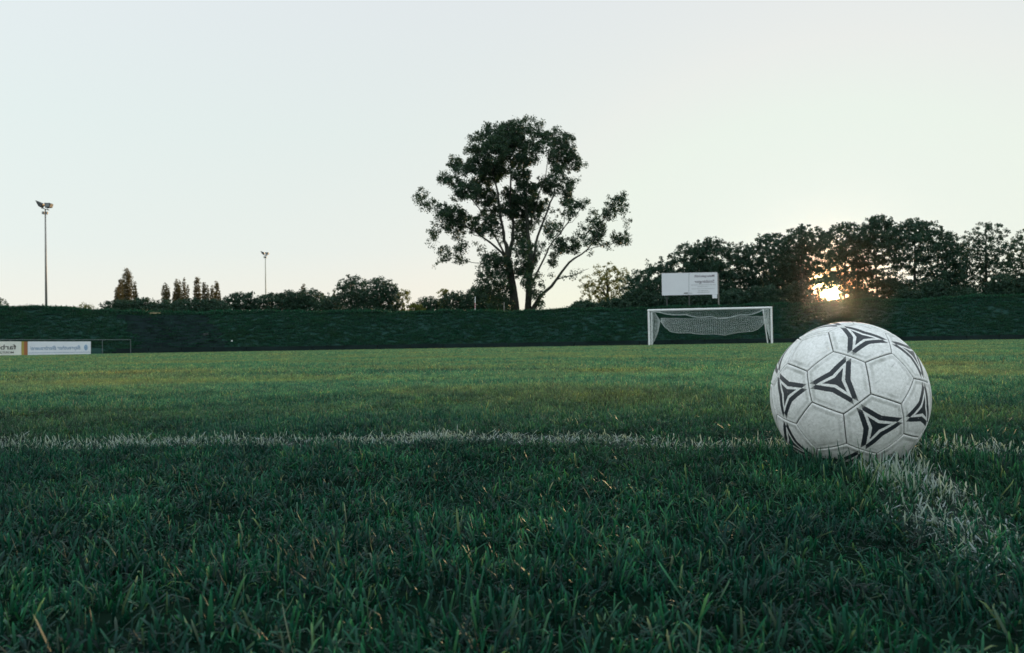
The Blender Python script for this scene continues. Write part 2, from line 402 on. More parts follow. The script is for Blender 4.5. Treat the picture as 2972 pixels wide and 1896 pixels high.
def scatter(name, pts, rot, scl, sources, material, label):
    """one stuff object: instances of a few tufts on the points"""
    c = bpy.data.collections.new(name + '_tufts')
    for s in sources:
        s.data.materials.append(material); c.objects.link(s)
    me = bpy.data.meshes.new(name); me.vertices.add(len(pts)); me.vertices.foreach_set('co', np.asarray(pts, np.float32).ravel())
    for k, ty, v in (('rot', 'FLOAT_VECTOR', rot), ('scl', 'FLOAT_VECTOR', scl)):
        a = me.attributes.new(k, ty, 'POINT'); a.data.foreach_set('vector', np.asarray(v, np.float32).ravel())
    a = me.attributes.new('pick', 'INT', 'POINT'); a.data.foreach_set('value', rng.integers(0, len(sources), len(pts)).astype(np.int32))
    me.update(); me.materials.append(material)
    o = bpy.data.objects.new(name, me); COL.objects.link(o)
    ng = bpy.data.node_groups.new(name, 'GeometryNodeTree')
    ng.interface.new_socket('Geometry', in_out='INPUT', socket_type='NodeSocketGeometry'); ng.interface.new_socket('Geometry', in_out='OUTPUT', socket_type='NodeSocketGeometry')
    n, l = ng.nodes, ng.links
    gi, go = n.new('NodeGroupInput'), n.new('NodeGroupOutput')
    ci = n.new('GeometryNodeCollectionInfo'); ci.inputs['Collection'].default_value = c; ci.inputs['Separate Children'].default_value = True; ci.inputs['Reset Children'].default_value = True
    ip = n.new('GeometryNodeInstanceOnPoints'); ip.inputs['Pick Instance'].default_value = True
    def attr(nm, ty):
        q = n.new('GeometryNodeInputNamedAttribute'); q.data_type = ty; q.inputs['Name'].default_value = nm; return q.outputs[0]
    l.new(gi.outputs[0], ip.inputs['Points']); l.new(ci.outputs[0], ip.inputs['Instance'])
    l.new(attr('rot', 'FLOAT_VECTOR'), ip.inputs['Rotation']); l.new(attr('scl', 'FLOAT_VECTOR'), ip.inputs['Scale']); l.new(attr('pick', 'INT'), ip.inputs['Instance Index'])
    l.new(ip.outputs[0], go.inputs[0])
    md = o.modifiers.new('scatter', 'NODES'); md.node_group = ng
    tag(o, label, None, None, 'stuff'); return o
def lattice(y0, y1, step, jit=.12):
    P = []
    y = y0
    while y < y1:
        hw = .68 * max(y, 0) + 1.6 + step
        for x in np.arange(-hw, hw, step): P.append((x + random.uniform(-jit, jit) * step, y + step / 2 + random.uniform(-jit, jit) * step))
        y += step
    return np.array(P)
def lawn(name, y0, y1, step, src, label, zs):
    P = lattice(y0, y1, step); n = len(P)
    z = gh(P[:, 0], P[:, 1])
    rot = np.zeros((n, 3)); rot[:, 2] = rng.random(n) * 6.283
    # slope of the ground under the tuft
    e = .05
    nz = 1 + .22 * np.sin(2.3 * P[:, 0] + 1.9 * np.sin(1.3 * P[:, 1])) * np.sin(2.9 * P[:, 1] + .7)
    sc = np.ones((n, 3)) * rng.uniform(.95, 1.1, n)[:, None]; sc[:, 2] *= nz * zs * rng.uniform(.85, 1.15, n) * (1 + .75 * np.exp(-(np.hypot(P[:, 0] - .47, P[:, 1] - 1.17) / .17) ** 2))
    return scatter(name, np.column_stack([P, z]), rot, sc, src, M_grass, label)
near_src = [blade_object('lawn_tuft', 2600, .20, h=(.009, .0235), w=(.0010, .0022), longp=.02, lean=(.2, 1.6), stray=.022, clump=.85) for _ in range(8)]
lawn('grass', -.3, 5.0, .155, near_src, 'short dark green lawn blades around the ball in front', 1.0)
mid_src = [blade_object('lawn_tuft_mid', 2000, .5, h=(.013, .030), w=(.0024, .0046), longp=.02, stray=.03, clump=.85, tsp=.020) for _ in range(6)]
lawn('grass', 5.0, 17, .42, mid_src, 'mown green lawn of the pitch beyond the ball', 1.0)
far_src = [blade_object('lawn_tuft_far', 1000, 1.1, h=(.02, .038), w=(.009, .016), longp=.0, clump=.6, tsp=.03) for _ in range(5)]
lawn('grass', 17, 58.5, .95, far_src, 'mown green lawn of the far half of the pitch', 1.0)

# rough grass on the bank
bsrc = [blade_object('bank_tuft', 70, .55, h=(.07, .20), w=(.012, .028), longp=.06, circle=True, lean=(.1, 1.2)) for _ in range(6)]
P = []; CR = []
for _ in range(26000):
    px = random.uniform(-500, 3500); t = random.uniform(.03, 1.12)
    p = bank_point(px, min(t, 1))
    if t > 1: p[1] += (t - 1) * 8
    terr = 395 + 60 * (1 - t) < px < 600 + 70 * (1 - t) and .05 < t < .93
    if terr and random.random() < .12: continue
    if px < 300 and t < .12: continue
    P.append(p); CR.append(t > .93)
P = np.array(P); CREST = np.array(CR); n = len(P); rot = np.zeros((n, 3)); rot[:, 2] = rng.random(n) * 6.283
s_ = rng.uniform(.45, 1.15, n) * (0.8 + .10 * np.sin(P[:, 0] * .8) * np.sin(P[:, 0] * .23 + P[:, 1])); s_[CREST] *= rng.uniform(.9, 1.9, int(CREST.sum())); sc = np.column_stack([s_, s_, s_])
scatter('grass', P, rot, sc, bsrc, M_mead, 'rough dark grass covering the bank behind the goal')

# ------------------------------------------------------------------ ball
BR = .110
BALL_C = np.array([.4905, 1.2627, 0]) ; BALL_C[2] = CAM[2] - .0839
BROT = np.array([[0.29538273, -0.94361531, -0.14946301], [-0.62160679, -0.07101975, -0.78010332], [0.72550261, 0.32333627, -0.60753569]])
PHI = (1 + 5 ** .5) / 2
ico = []
for q in ((1, 1), (1, -1), (-1, 1), (-1, -1)):
    for k in range(3): ico.append(np.roll([0, q[0], q[1] * PHI], k))
ico = np.array(ico, float); ico /= np.linalg.norm(ico[0])
def panel_mesh(name, verts3d):
    """verts3d: unit corner directions in a frame whose z axis is the panel centre"""
    me = bpy.data.meshes.new(name); k = len(verts3d)
    zc = verts3d[0][2]; P2 = verts3d[:, :2] / zc           # gnomonic plane
    ap = np.linalg.norm((P2[0] + P2[1]) / 2)
    rings, seg = 30, 22
    pts = [(0, 0)]; ids = {}
    fac = []
    def vid(r, e, j):
        if r == 0: return 0
        if j == seg: e, j = (e + 1) % k, 0
        key = (r, e, j)
        if key not in ids:
            s = 1 - (1 - r / rings) ** 2.0
            p = s * (P2[e] * (1 - j / seg) + P2[(e + 1) % k] * (j / seg)); ids[key] = len(pts); pts.append(tuple(p))
        return ids[key]
    for e in range(k):
        for r in range(1, rings + 1):
            for j in range(seg):
                a, b = vid(r, e, j), vid(r, e, j + 1); c, d = vid(r - 1, e, j + 1), vid(r - 1, e, j)
                if r == 1: fac.append((0, a, b))
                else: fac.append((d, a, b, c))
    p = np.array(pts)
    dist = np.full(len(p), 9.)
    for e in range(k):
        m_ = (P2[e] + P2[(e + 1) % k]) / 2; nn = m_ / np.linalg.norm(m_); dist = np.minimum(dist, ap - p @ nn)
    dm = dist * BR * .96
    r = BR * np.ones(len(p)) - .0024 * np.exp(-(dm / .0009) ** 2) + .00015 * np.exp(-((dm - .0032) / .0014) ** 2) - .00028 * np.exp(-((dm - .0075) / .0034) ** 2)
    D = np.column_stack([p, np.ones(len(p))]); D /= np.linalg.norm(D, axis=1)[:, None]
    me.from_pydata([tuple(x) for x in D * r[:, None]], [], fac); me.update(); me.shade_smooth()
    a = me.attributes.new('edge', 'FLOAT', 'POINT'); a.data.foreach_set('value', dm.astype(np.float32))
    a = me.attributes.new('star', 'FLOAT_VECTOR', 'POINT'); a.data.foreach_set('vector', np.column_stack([p / ap, np.zeros(len(p))]).astype(np.float32).ravel())
    return me
def ball_material(star):
    m, n, l, b = mat('ball_leather_printed' if star else 'ball_leather')
    ed = n.new('ShaderNodeAttribute'); ed.attribute_name = 'edge'; e = ed.outputs['Fac']
    tco = n.new('ShaderNodeTexCoord'); pos = tco.outputs['Object']; oi = n.new('ShaderNodeObjectInfo')
    shift = n.new('ShaderNodeVectorMath'); shift.operation = 'ADD'; l.new(pos, shift.inputs[0])
    cb = n.new('ShaderNodeCombineXYZ'); l.new(MATH(n, l, 'MULTIPLY', oi.outputs['Random'], 9.0), cb.inputs[0]); l.new(MATH(n, l, 'MULTIPLY', oi.outputs['Random'], 5.0), cb.inputs[1]); l.new(cb.outputs[0], shift.inputs[1])
    pv = shift.outputs[0]
    big = noise(n, l, 28, 5, pv, .65); fine = noise(n, l, 260, 4, pv, .7)
    c = RAMP(n, l, big, [(.30, (.70, .71, .69)), (.46, (.88, .89, .88)), (.66, (.95, .95, .95))])
    c = MIX(n, l, MAPR(n, l, fine, .38, .66, .38, 0.0), c, (.36, .37, .34))
    # star printed on every six-sided panel
    if star:
        sa = n.new('ShaderNodeAttribute'); sa.attribute_name = 'star'; sp = n.new('ShaderNodeSeparateXYZ'); l.new(sa.outputs['Vector'], sp.inputs[0])
        rad = MATH(n, l, 'SQRT', MATH(n, l, 'ADD', MATH(n, l, 'MULTIPLY', sp.outputs[0], sp.outputs[0]), MATH(n, l, 'MULTIPLY', sp.outputs[1], sp.outputs[1])))
        th = MATH(n, l, 'ARCTAN2', sp.outputs[1], sp.outputs[0])
        th3 = MATH(n, l, 'PINGPONG', MATH(n, l, 'ADD', th, 2 * math.pi), math.pi / 3)       # 0 on a tip bearing, 60 deg between tips
        X_ = MATH(n, l, 'MULTIPLY', rad, MATH(n, l, 'COSINE', th3)); Y_ = MATH(n, l, 'MULTIPLY', rad, MATH(n, l, 'SINE', th3))
        def side(p, q):                                   # >0 left of p->q
            (x0, y0), (x1, y1) = p, q; L = math.hypot(x1 - x0, y1 - y0); nx, ny = -(y1 - y0) / L, (x1 - x0) / L
            return MATH(n, l, 'ADD', MATH(n, l, 'MULTIPLY_ADD', X_, nx, MATH(n, l, 'MULTIPLY', Y_, ny)), -(nx * x0 + ny * y0))
        def b60(r): return (r * .5, r * .8660)
        outer = side((.93, .095), b60(.405)); inner = side((.73, .0), b60(.235)); end = side((.73, .0), (.93, .095))
        core = side((.48, .0), b60(.135))
        st = MATH(n, l, 'MINIMUM', MATH(n, l, 'MULTIPLY', outer, 1.0), MATH(n, l, 'MULTIPLY', inner, -1.0))
        stroke = MATH(n, l, 'MINIMUM', MATH(n, l, 'MINIMUM', outer, MATH(n, l, 'MULTIPLY', inner, -1.0)), end)
        mk = MATH(n, l, 'MAXIMUM', stroke, core)
        wear = MATH(n, l, 'MULTIPLY', MATH(n, l, 'SUBTRACT', noise(n, l, 420, 3, pv), .5), .03)
        mk = MAPR(n, l, MATH(n, l, 'ADD', mk, wear), -.006, .006)
        scr = MAPR(n, l, noise(n, l, 70, 6, pv, .8), .64, .70, 1.0, .25)
        mk = MATH(n, l, 'MULTIPLY', mk, scr)
        c = MIX(n, l, mk, c, (.022, .028, .036))
    seam = MAPR(n, l, MATH(n, l, 'ADD', e, MATH(n, l, 'MULTIPLY', MATH(n, l, 'SUBTRACT', noise(n, l, 900, 2, pv), .5), .0010)), .0003, .0010, 1.0, 0.0)
    band = MATH(n, l, 'MULTIPLY', MAPR(n, l, MATH(n, l, 'ABSOLUTE', MATH(n, l, 'ADD', e, -.0062)), .0008, .0036, 1.0, 0.0, True), MAPR(n, l, big, .34, .60, .95, .12))
    c = MIX(n, l, MATH(n, l, 'MULTIPLY', band, .8), c, (.28, .29, .27))
    c = MIX(n, l, MATH(n, l, 'MULTIPLY', seam, .92), c, (.018, .02, .02))
    # scuffs
    mp = n.new('ShaderNodeMapping'); mp.inputs['Scale'].default_value = (1, 7, 1); mp.inputs['Rotation'].default_value = (.3, .5, .8); l.new(pv, mp.inputs[0])
    sc_ = MAPR(n, l, noise(n, l, 60, 5, mp.outputs[0], .75), .60, .70, 0.0, .60)
    c = MIX(n, l, sc_, c, (.14, .15, .15))
    l.new(c, b.inputs['Base Color']); b.inputs['Roughness'].default_value = .42; b.inputs['Specular IOR Level'].default_value = .4
    bp = n.new('ShaderNodeBump'); bp.inputs['Strength'].default_value = .25; bp.inputs['Distance'].default_value = .0006; l.new(fine, bp.inputs['Height']); l.new(bp.outputs[0], b.inputs['Normal'])
    return m
ball = empty('football', BALL_C, 'worn white leather football with black three-pointed stars resting on the lawn line', 'football')
def frame(zax, xdir):
    z = zax / np.linalg.norm(zax); x = xdir - z * (xdir @ z); x /= np.linalg.norm(x); return np.column_stack([x, np.cross(z, x), z])
def corner(i, j): v = (2 * ico[i] + ico[j]) / 3; return v / np.linalg.norm(v)
adj = [[j for j in range(12) if j != i and ico[i] @ ico[j] > .4] for i in range(12)]
hexm = pentm = None
M_bs, M_bp = ball_material(True), ball_material(False)
for i in range(12):
    Rp = frame(ico[i], ico[adj[i][0]])
    if pentm is None:
        cs = np.array([Rp.T @ corner(i, j) for j in adj[i]]); cs = cs[np.argsort(np.arctan2(cs[:, 1], cs[:, 0]))]
        pentm = panel_mesh('pentagon_panel', cs); pentm.materials.append(M_bp)
    o = link('pentagon_panel', pentm, ball); o.matrix_local = Matrix((BROT @ Rp).tolist()).to_4x4()
for a in range(12):
    for b in adj[a]:
        if b < a: continue
        for c in adj[a]:
            if c < b or c not in adj[b]: continue
            z = ico[a] + ico[b] + ico[c]
            # an edge shared with another six-sided panel is crossed by the line between two pentagons: its middle lies on (a+b)
            Rh = frame(z, ico[a] + ico[b])
            if hexm is None:
                cs = np.array([Rh.T @ corner(i, j) for i in (a, b, c) for j in (a, b, c) if i != j]); cs = cs[np.argsort(np.arctan2(cs[:, 1], cs[:, 0]))]
                hexm = panel_mesh('hexagon_panel', cs); hexm.materials.append(M_bs)
            o = link('hexagon_panel', hexm, ball); o.matrix_local = Matrix((BROT @ Rh).tolist()).to_4x4()

# ------------------------------------------------------------------ goal
def crop2(x, y): return 1860 + x / 5.873, 870 + y / 5.873
GL, GR = 53.5, 51.3                                           # depth of the two posts
def gdepth(px): return GL + (GR - GL) * (px - 1883) / (2240 - 1883)
gl_b = at(1884.5, 1004, GL); gl_t = at(1882.5, 900, GL); gr_b = at(2240.5, 1000, GR); gr_t = at(2236.5, 892, GR)
gl_b[2] = gr_b[2] = 0; gl_t[0] = gl_b[0]; gr_t[0] = gr_b[0]
goal = empty('football_goal', (gl_b + gr_b) / 2, 'white football goal with sagging net at the far end of the pitch', 'goal')
gc = np.array(goal.location)
def rel(p, o): return np.asarray(p) - o
for b_, t_ in ((gl_b, gl_t), (gr_b, gr_t)):
    m_ = MB(); m_.tube([rel(b_, gc), rel(t_, gc)], .062, 14); m_.build('post', M_white, goal, smooth=False)
m_ = MB(); dx = (gr_t - gl_t) / np.linalg.norm(gr_t - gl_t)
m_.tube([rel(gl_t - dx * .064 + np.array([0, 0, -.03]), gc), rel(gr_t + dx * .064 + np.array([0, 0, -.03]), gc)], .066, 14); m_.build('crossbar', M_white, goal)
BK = 1.9
for (tx, ty, bx_, by_) in ((1891, 905, 1892, 1004), (2214, 896, 2228.5, 1001)):
    D = gdepth(tx) + BK; m_ = MB(); b_ = at(bx_, by_, D); b_[2] = 0; m_.tube([rel(b_, gc), rel(at(tx, ty, D), gc)], .032, 8); m_.build('net_pole', M_white, goal)
def netpanel(mb_, top, bot, nu, nv, r=.0055, edge=.012):
    top = np.array(top, float); bot = np.array(bot, float)
    def res(P, n):
        s = np.concatenate([[0], np.cumsum(np.linalg.norm(np.diff(P, axis=0), axis=1))]); q = np.linspace(0, s[-1], n)
        return np.column_stack([np.interp(q, s, P[:, k]) for k in range(3)])
    A, B = res(top, nu), res(bot, nu)
    tt = np.linspace(0, 1, nv)[:, None, None]
    G = A[None] * (1 - tt) + B[None] * tt
    G = G + rng.normal(0, .012, G.shape) * np.minimum(tt * 4, 1) * np.minimum((1 - tt) * 4, 1)
    for j in range(nv):
        mb_.tube([rel(p, gc) for p in G[j]], edge if j in (0, nv - 1) else r, 3, False)
    for i in range(nu):
        mb_.tube([rel(p, gc) for p in G[:, i]], r, 3, False)
ropeA = [(200, 205), (300, 215), (420, 245), (560, 262), (700, 260), (765, 255), (860, 285), (960, 302), (1080, 300), (1190, 290), (1320, 318), (1450, 315), (1540, 300), (1660, 262), (1800, 265), (1900, 250), (2000, 215), (2080, 180), (2180, 172)]
ropeB = [(345, 318), (600, 322), (900, 327), (1200, 322), (1500, 305), (1650, 290), (1900, 288), (2100, 285)]
ropeC = [(335, 368), (400, 460), (500, 545), (650, 570), (800, 565), (1000, 590), (1250, 585), (1430, 605), (1600, 570), (1750, 550), (1900, 540), (2000, 500), (2080, 430), (2110, 372)]
def W(pts, dd):
    out = []
    for x, y in pts:
        px, py = crop2(x, y); out.append(at(px, py, gdepth(px) + dd))
    return out
nb_ = MB()
netpanel(nb_, [gl_t + dx * .1, gr_t - dx * .1], W(ropeA, BK), 58, 9, r=.004, edge=.02)
netpanel(nb_, W(ropeB, BK + .1), W(ropeC, BK + .05), 56, 15, r=.0062, edge=.012)
netpanel(nb_, W([(205, 205), (250, 240), (320, 350)], BK), W([(195, 745), (230, 700), (290, 560), (325, 390)], BK), 9, 22, r=.006)
netpanel(nb_, W([(205, 205), (205, 760)], BK * .5), W([(160, 205), (165, 760)], .1), 22, 6, r=.005)
netpanel(nb_, W([(2095, 175), (2185, 178)], BK), W([(2110, 370), (2195, 640)], BK), 9, 20, r=.006)
netpanel(nb_, W([(2185, 178), (2195, 680)], BK * .8), W([(2110, 250), (2150, 420)], BK), 20, 6, r=.005)
nb_.build('net', M_net, goal)

# ------------------------------------------------------------------ lettering
def text_obj(s, material, parent, origin, ux, uy, height, width=None, mirror=True, shear=0, name='lettering', bold=0):
    """writing laid on a board; origin is where the first letter starts, ux the reading direction"""
    cu = bpy.data.curves.new(name, 'FONT'); cu.body = s; cu.size = 1; cu.offset = bold; cu.shear = shear; cu.extrude = .0
    ob = bpy.data.objects.new(name, cu); COL.objects.link(ob)
    dg = bpy.context.evaluated_depsgraph_get(); dg.update()
    me = bpy.data.meshes.new_from_object(ob.evaluated_get(dg)); bpy.data.objects.remove(ob)
    n = len(me.vertices); co = np.zeros(n * 3); me.vertices.foreach_get('co', co); co = co.reshape(-1, 3)
    x0, x1 = co[:, 0].min(), co[:, 0].max()
    sx = (width / (x1 - x0)) if width else height
    P = np.asarray(origin)[None] + ((co[:, 0] - x0) * sx)[:, None] * ux + (co[:, 1] * height)[:, None] * uy
    me.vertices.foreach_set('co', P.ravel()); me.materials.clear(); me.materials.append(material); me.update()
    return link(name, me, parent)

# ------------------------------------------------------------------ advertising boards and rail at the left
YB = 49.5
def board(px0, px1, y0l, y0r, y1l, y1r, material, name, label, cat, depth=YB, thick=.03, group=None):
    a, b = at(px0, y1l, depth), at(px1, y1r, depth); c, d = at(px0, y0l, depth), at(px1, y0r, depth)
    e = empty(name, (a + b) / 2, label, cat, group); o = np.array(e.location)
    m_ = MB(); vs = [rel(p, o) + np.array([0, dy, 0]) for dy in (0, thick) for p in (a, b, d, c)]
    m_.add(vs, [(0, 1, 2, 3), (7, 6, 5, 4), (0, 4, 5, 1), (1, 5, 6, 2), (2, 6, 7, 3), (3, 7, 4, 0)])
    m_.build('panel', material, e, bevel=.004)
    return e, o
e1, o1 = board(-130, 61.5, 990.5, 991.5, 1033, 1031, M_boardc, 'advertising_board', 'cream advertising board with dark lettering cut by the left frame edge', 'board', group='advertising boards along the left railing')
def onb(px, py, o, depth=YB): return rel(at(px, py, depth), o) + np.array([0, -.012, 0])
def U(a, b): v = b - a; return v / np.linalg.norm(v)
upv = np.array([0, 0, 1.0])
S50 = YB / FPX
ux = U(at(47, 1014, YB), at(-40, 1015.4, YB))
text_obj('farben', M_black, e1, onb(47, 1014, o1), ux, upv, 20 * S50, 74 * S50, bold=.012)
text_obj('MORITZHÖFEN', M_black, e1, onb(40, 1026, o1), ux, upv, 8.5 * S50, 78 * S50, bold=.01)
e2, o2 = board(62, 80, 991.5, 992, 1031, 1031, M_yel, 'advertising_board', 'narrow ochre and brown striped panel between the two white boards', 'board', group='advertising boards along the left railing')
m_ = MB(); a, b, c, d = [onb(x, y, o2) for x, y in ((70, 1031), (79.8, 1031), (79.8, 992), (70, 992))]
m_.add([a, b, c, d], [(0, 1, 2, 3)]); m_.build('brown_stripe', M_brown, e2)
e3, o3 = board(80.5, 263, 991.5, 991.5, 1031, 1028, M_boardw, 'advertising_board', 'white brewery board with blue blackletter words and round seal', 'board', group='advertising boards along the left railing')
ux = U(at(236, 1013, YB), at(88, 1015.3, YB))
text_obj('Bayreuther Bierbrauerei', M_blue, e3, onb(234, 1014, o3), ux, upv, 16.5 * S50, 146 * S50, bold=.004, shear=.28)
m_ = MB(); a, b, c, d = [onb(x, y, o3) for x, y in ((82, 1025.3), (262.5, 1022.6), (262.5, 1021.6), (82, 1024.3))]
m_.add([a, b, c, d], [(0, 1, 2, 3)]); m_.build('printed_line', M_blue, e3)
cc = onb(249.5, 1009, o3)
for r0, r1, mt, dy in ((0, 7.2, M_pblue, 0), (3.2, 5.2, M_blue, -.002), (0, 1.8, M_blue, -.002)):
    m_ = MB(); vs = []; fs = []
    for k in range(28):
        a_ = 2 * math.pi * k / 28
        for r_ in (r0, r1): vs.append(cc + np.array([math.cos(a_) * r_ * S50 * .8, dy, math.sin(a_) * r_ * S50 * 1.25]))
    for k in range(28): fs.append((2 * k, 2 * ((k + 1) % 28), 2 * ((k + 1) % 28) + 1, 2 * k + 1))
    m_.add(vs, fs); m_.build('seal', mt, e3)
# railing
r0 = at(0, 1030, YB); rail = empty('railing', (r0[0], YB + .1, 0), 'thin grey tube railing carrying the advertising boards', 'railing'); ro = np.array(rail.location)
m_ = MB(); m_.tube([rel(at(px, py, YB + .1 + max(0, (px - 200) * .004)), ro) for px, py in ((-500, 990), (0, 986.5), (150, 986.8), (380, 986.5))], .018, 8); m_.build('top_rail', M_rail, rail)
for px in (-240, -80, 30, 130, 216, 297, 379):
    t_ = at(px, 986.5, YB + .1 + max(0, (px - 200) * .004)); m_ = MB(); m_.tube([rel((t_[0], t_[1], 0), ro), rel(t_, ro)], .02, 8); m_.build('post', M_rail, rail)

# ------------------------------------------------------------------ terrace steps set in the bank
ter = empty('terrace', bank_point(500, .5)); tag(ter, kind='structure'); to = np.array(ter.location)
for k in range(15):
    t = .04 + k * .058
    xl = 330 + 95 * (1 - t) + random.uniform(-14, 14); xr = 590 + 75 * (1 - t) + random.uniform(-14, 14)
    x = xl
    while x < xr - 12:
        x2 = min(xr, x + random.uniform(50, 80)); a, b = bank_point(x + .6, t), bank_point(x2 - .6, t); j = random.uniform(-.02, .02)
        m_ = MB(); vs = []
        for p in (a, b):
            for dy in (-.18, .30):
                for z in (-.10, .115 + j): vs.append(rel((p[0], p[1] + dy, p[2] + z), to))
        m_.add(vs, [(0, 4, 5, 1), (1, 5, 7, 3), (2, 3, 7, 6), (0, 1, 3, 2), (4, 6, 7, 5), (0, 2, 6, 4)]); m_.build('step_slab', M_concrete, ter)
        x = x2

# ------------------------------------------------------------------ leaves
def leaf_verts(C, size, flat=.0):
    n = len(C); a = rng.normal(size=(n, 3)); a /= np.linalg.norm(a, axis=1)[:, None]
    b = rng.normal(size=(n, 3)); b[:, 2] *= (1 - flat); b -= a * (a * b).sum(1)[:, None]; b /= np.linalg.norm(b, axis=1)[:, None]
    s = size[:, None]; w = rng.uniform(.30, .48, n)[:, None]
    return np.stack([C - a * s * .5, C + b * s * w + a * s * .05, C + a * s * .5, C - b * s * w + a * s * .05], 1).reshape(-1, 3)
def leaf_mesh(name, C, size, rnd=None):
    V = leaf_verts(C, size); r = rng.random(len(C)) if rnd is None else rnd
    return quads_mesh(name, V, 4, {'rnd': np.repeat(r, 4)}, [(0, 1, 2, 3)])
def clumps(cs, rs, per, squash=.8):
    """leaf centres in clumps: cs centres, rs radii"""
    out = []
    for c, r, n in zip(cs, rs, per):
        d = rng.normal(size=(int(n), 3)); d /= np.linalg.norm(d, axis=1)[:, None]
        q = r * rng.random(int(n)) ** .5; out.append(np.asarray(c) + d * q[:, None] * np.array([1, 1, squash]))
    return np.concatenate(out)

# ------------------------------------------------------------------ the big tree
BY = 84.0; BS = BY / FPX
def bt(x, y, dy=0.0): return at(1180 + x / 2.478, 310 + y / 2.478, BY + dy)
BLOBS = [(850,130,120,55,.55),(620,190,85,70,.85),(740,200,100,90,1),(900,220,110,80,.7),(1080,230,80,70,.9),(1170,290,55,90,.8),(520,260,75,80,.75),(640,300,95,90,1),(760,300,85,110,1.1),(880,330,70,90,.8),(1010,290,75,55,.6),(1100,370,80,80,.9),(1190,410,60,70,.8),(480,340,60,60,.7),(340,400,55,42,.8),(400,450,65,48,.8),(270,520,45,42,.8),(340,540,65,42,.8),(520,420,95,65,1),(600,470,80,85,1.1),(690,430,70,80,1),(820,460,65,100,1),(430,600,95,55,1),(530,570,80,70,.8),(380,650,65,26,.6),(560,650,90,60,.9),(620,740,75,80,.8),(740,630,55,50,1),(860,620,85,80,.9),(960,570,80,60,.8),(1080,500,55,80,.8),(1150,570,55,60,.9),(1055,600,45,40,.8),(1150,650,45,60,.7),(1170,710,45,45,.8),(1260,700,48,38,.8),(830,720,95,75,1.1),(940,700,85,60,1),(730,750,65,60,.9),(900,790,75,50,.8),(790,840,65,70,.55),(1285,430,18,14,.6),(1230,520,15,25,.35),
 (110,630,50,45,.55),(85,680,30,35,.4),(170,690,55,30,.6),(150,740,40,18,.4),(250,740,55,45,.8),(350,780,75,65,1),(430,830,58,48,.9),(330,860,80,42,.8),(230,820,45,35,.5),(200,900,45,45,.5),(390,920,55,35,.6),(500,880,55,45,.7),(560,820,65,50,.8),(570,910,50,40,.55),(390,1000,42,55,.65),(270,1060,50,55,.65),(175,970,30,40,.4),(370,1080,35,50,.65),(230,1130,45,16,.25),(430,1120,12,14,.4),(490,990,20,12,.3),
 (620,880,75,55,.65),(680,940,40,45,.3),(800,930,50,70,.6),(870,900,50,80,.75),(860,1010,50,70,.9),(960,1010,36,50,.5),(550,1050,45,40,.35),(620,1100,70,55,.9),(700,1150,75,60,1),(560,1170,50,50,.6),(800,1050,50,50,.5),(850,1150,65,60,1),(905,1100,35,70,.8),(650,1240,80,55,.7),(550,1250,50,55,.6),(700,1330,80,60,.7),(600,1340,85,65,.8),(880,1260,50,60,.8),(940,1350,45,50,.7),(990,1280,35,26,.5),(970,1410,35,35,.6),(700,1420,80,40,.8),(820,1200,40,40,.6),(520,1360,60,60,.8),(950,1230,30,30,.5),
 (1000,830,36,36,.45),(1085,760,50,26,.35),(1090,830,30,25,.4),(1050,890,50,55,.8),(1090,990,45,75,.8),(1060,1100,34,46,.8),(1190,1000,62,60,.85),(1180,780,45,36,.6),(1260,890,38,45,.5),(1350,800,40,50,.6),(1375,880,55,60,1),(1460,770,50,50,.85),(1500,680,62,40,.8),(1560,650,25,30,.6),(1565,740,34,55,.5),(1595,830,16,50,.3),(1580,880,15,30,.3),(1290,960,45,36,.55),(1360,960,42,45,.8),(1540,950,68,36,.95),(1440,1000,45,26,.5),(1490,910,25,15,.3),(1320,1040,22,16,.4),(1290,820,20,20,.3),(1160,1220,52,12,.5),(1220,1190,42,12,.4),(1050,1220,30,14,.3)]
big = empty('broadleaf_tree', bt(850, 1485), 'very tall spreading tree with three trunks standing alone on the bank crest', 'tree'); bo = np.array(big.location)
cs, rs, per, sz = [], [], [], []
for x, y, rx, ry, d in BLOBS:
    dep = random.gauss(0, 2.2)
    area = math.pi * rx * ry
    k = max(2, int(area / 225 * d))
    for _ in range(k):
        a_ = random.random() * 6.283; q = math.sqrt(random.random()) * 1.02
        c = bt(x + rx * q * math.cos(a_), y + ry * q * math.sin(a_), dep + random.gauss(0, 1.0))
        cs.append(rel(c, bo)); rs.append(random.uniform(.20, .52)); per.append(random.randint(30, 52) * min(1, .5 + d * .5))
C = clumps(cs, rs, per, .9)
crown = link('crown', leaf_mesh('crown', C, rng.uniform(.10, .20, len(C))), big, M_leaf_big)
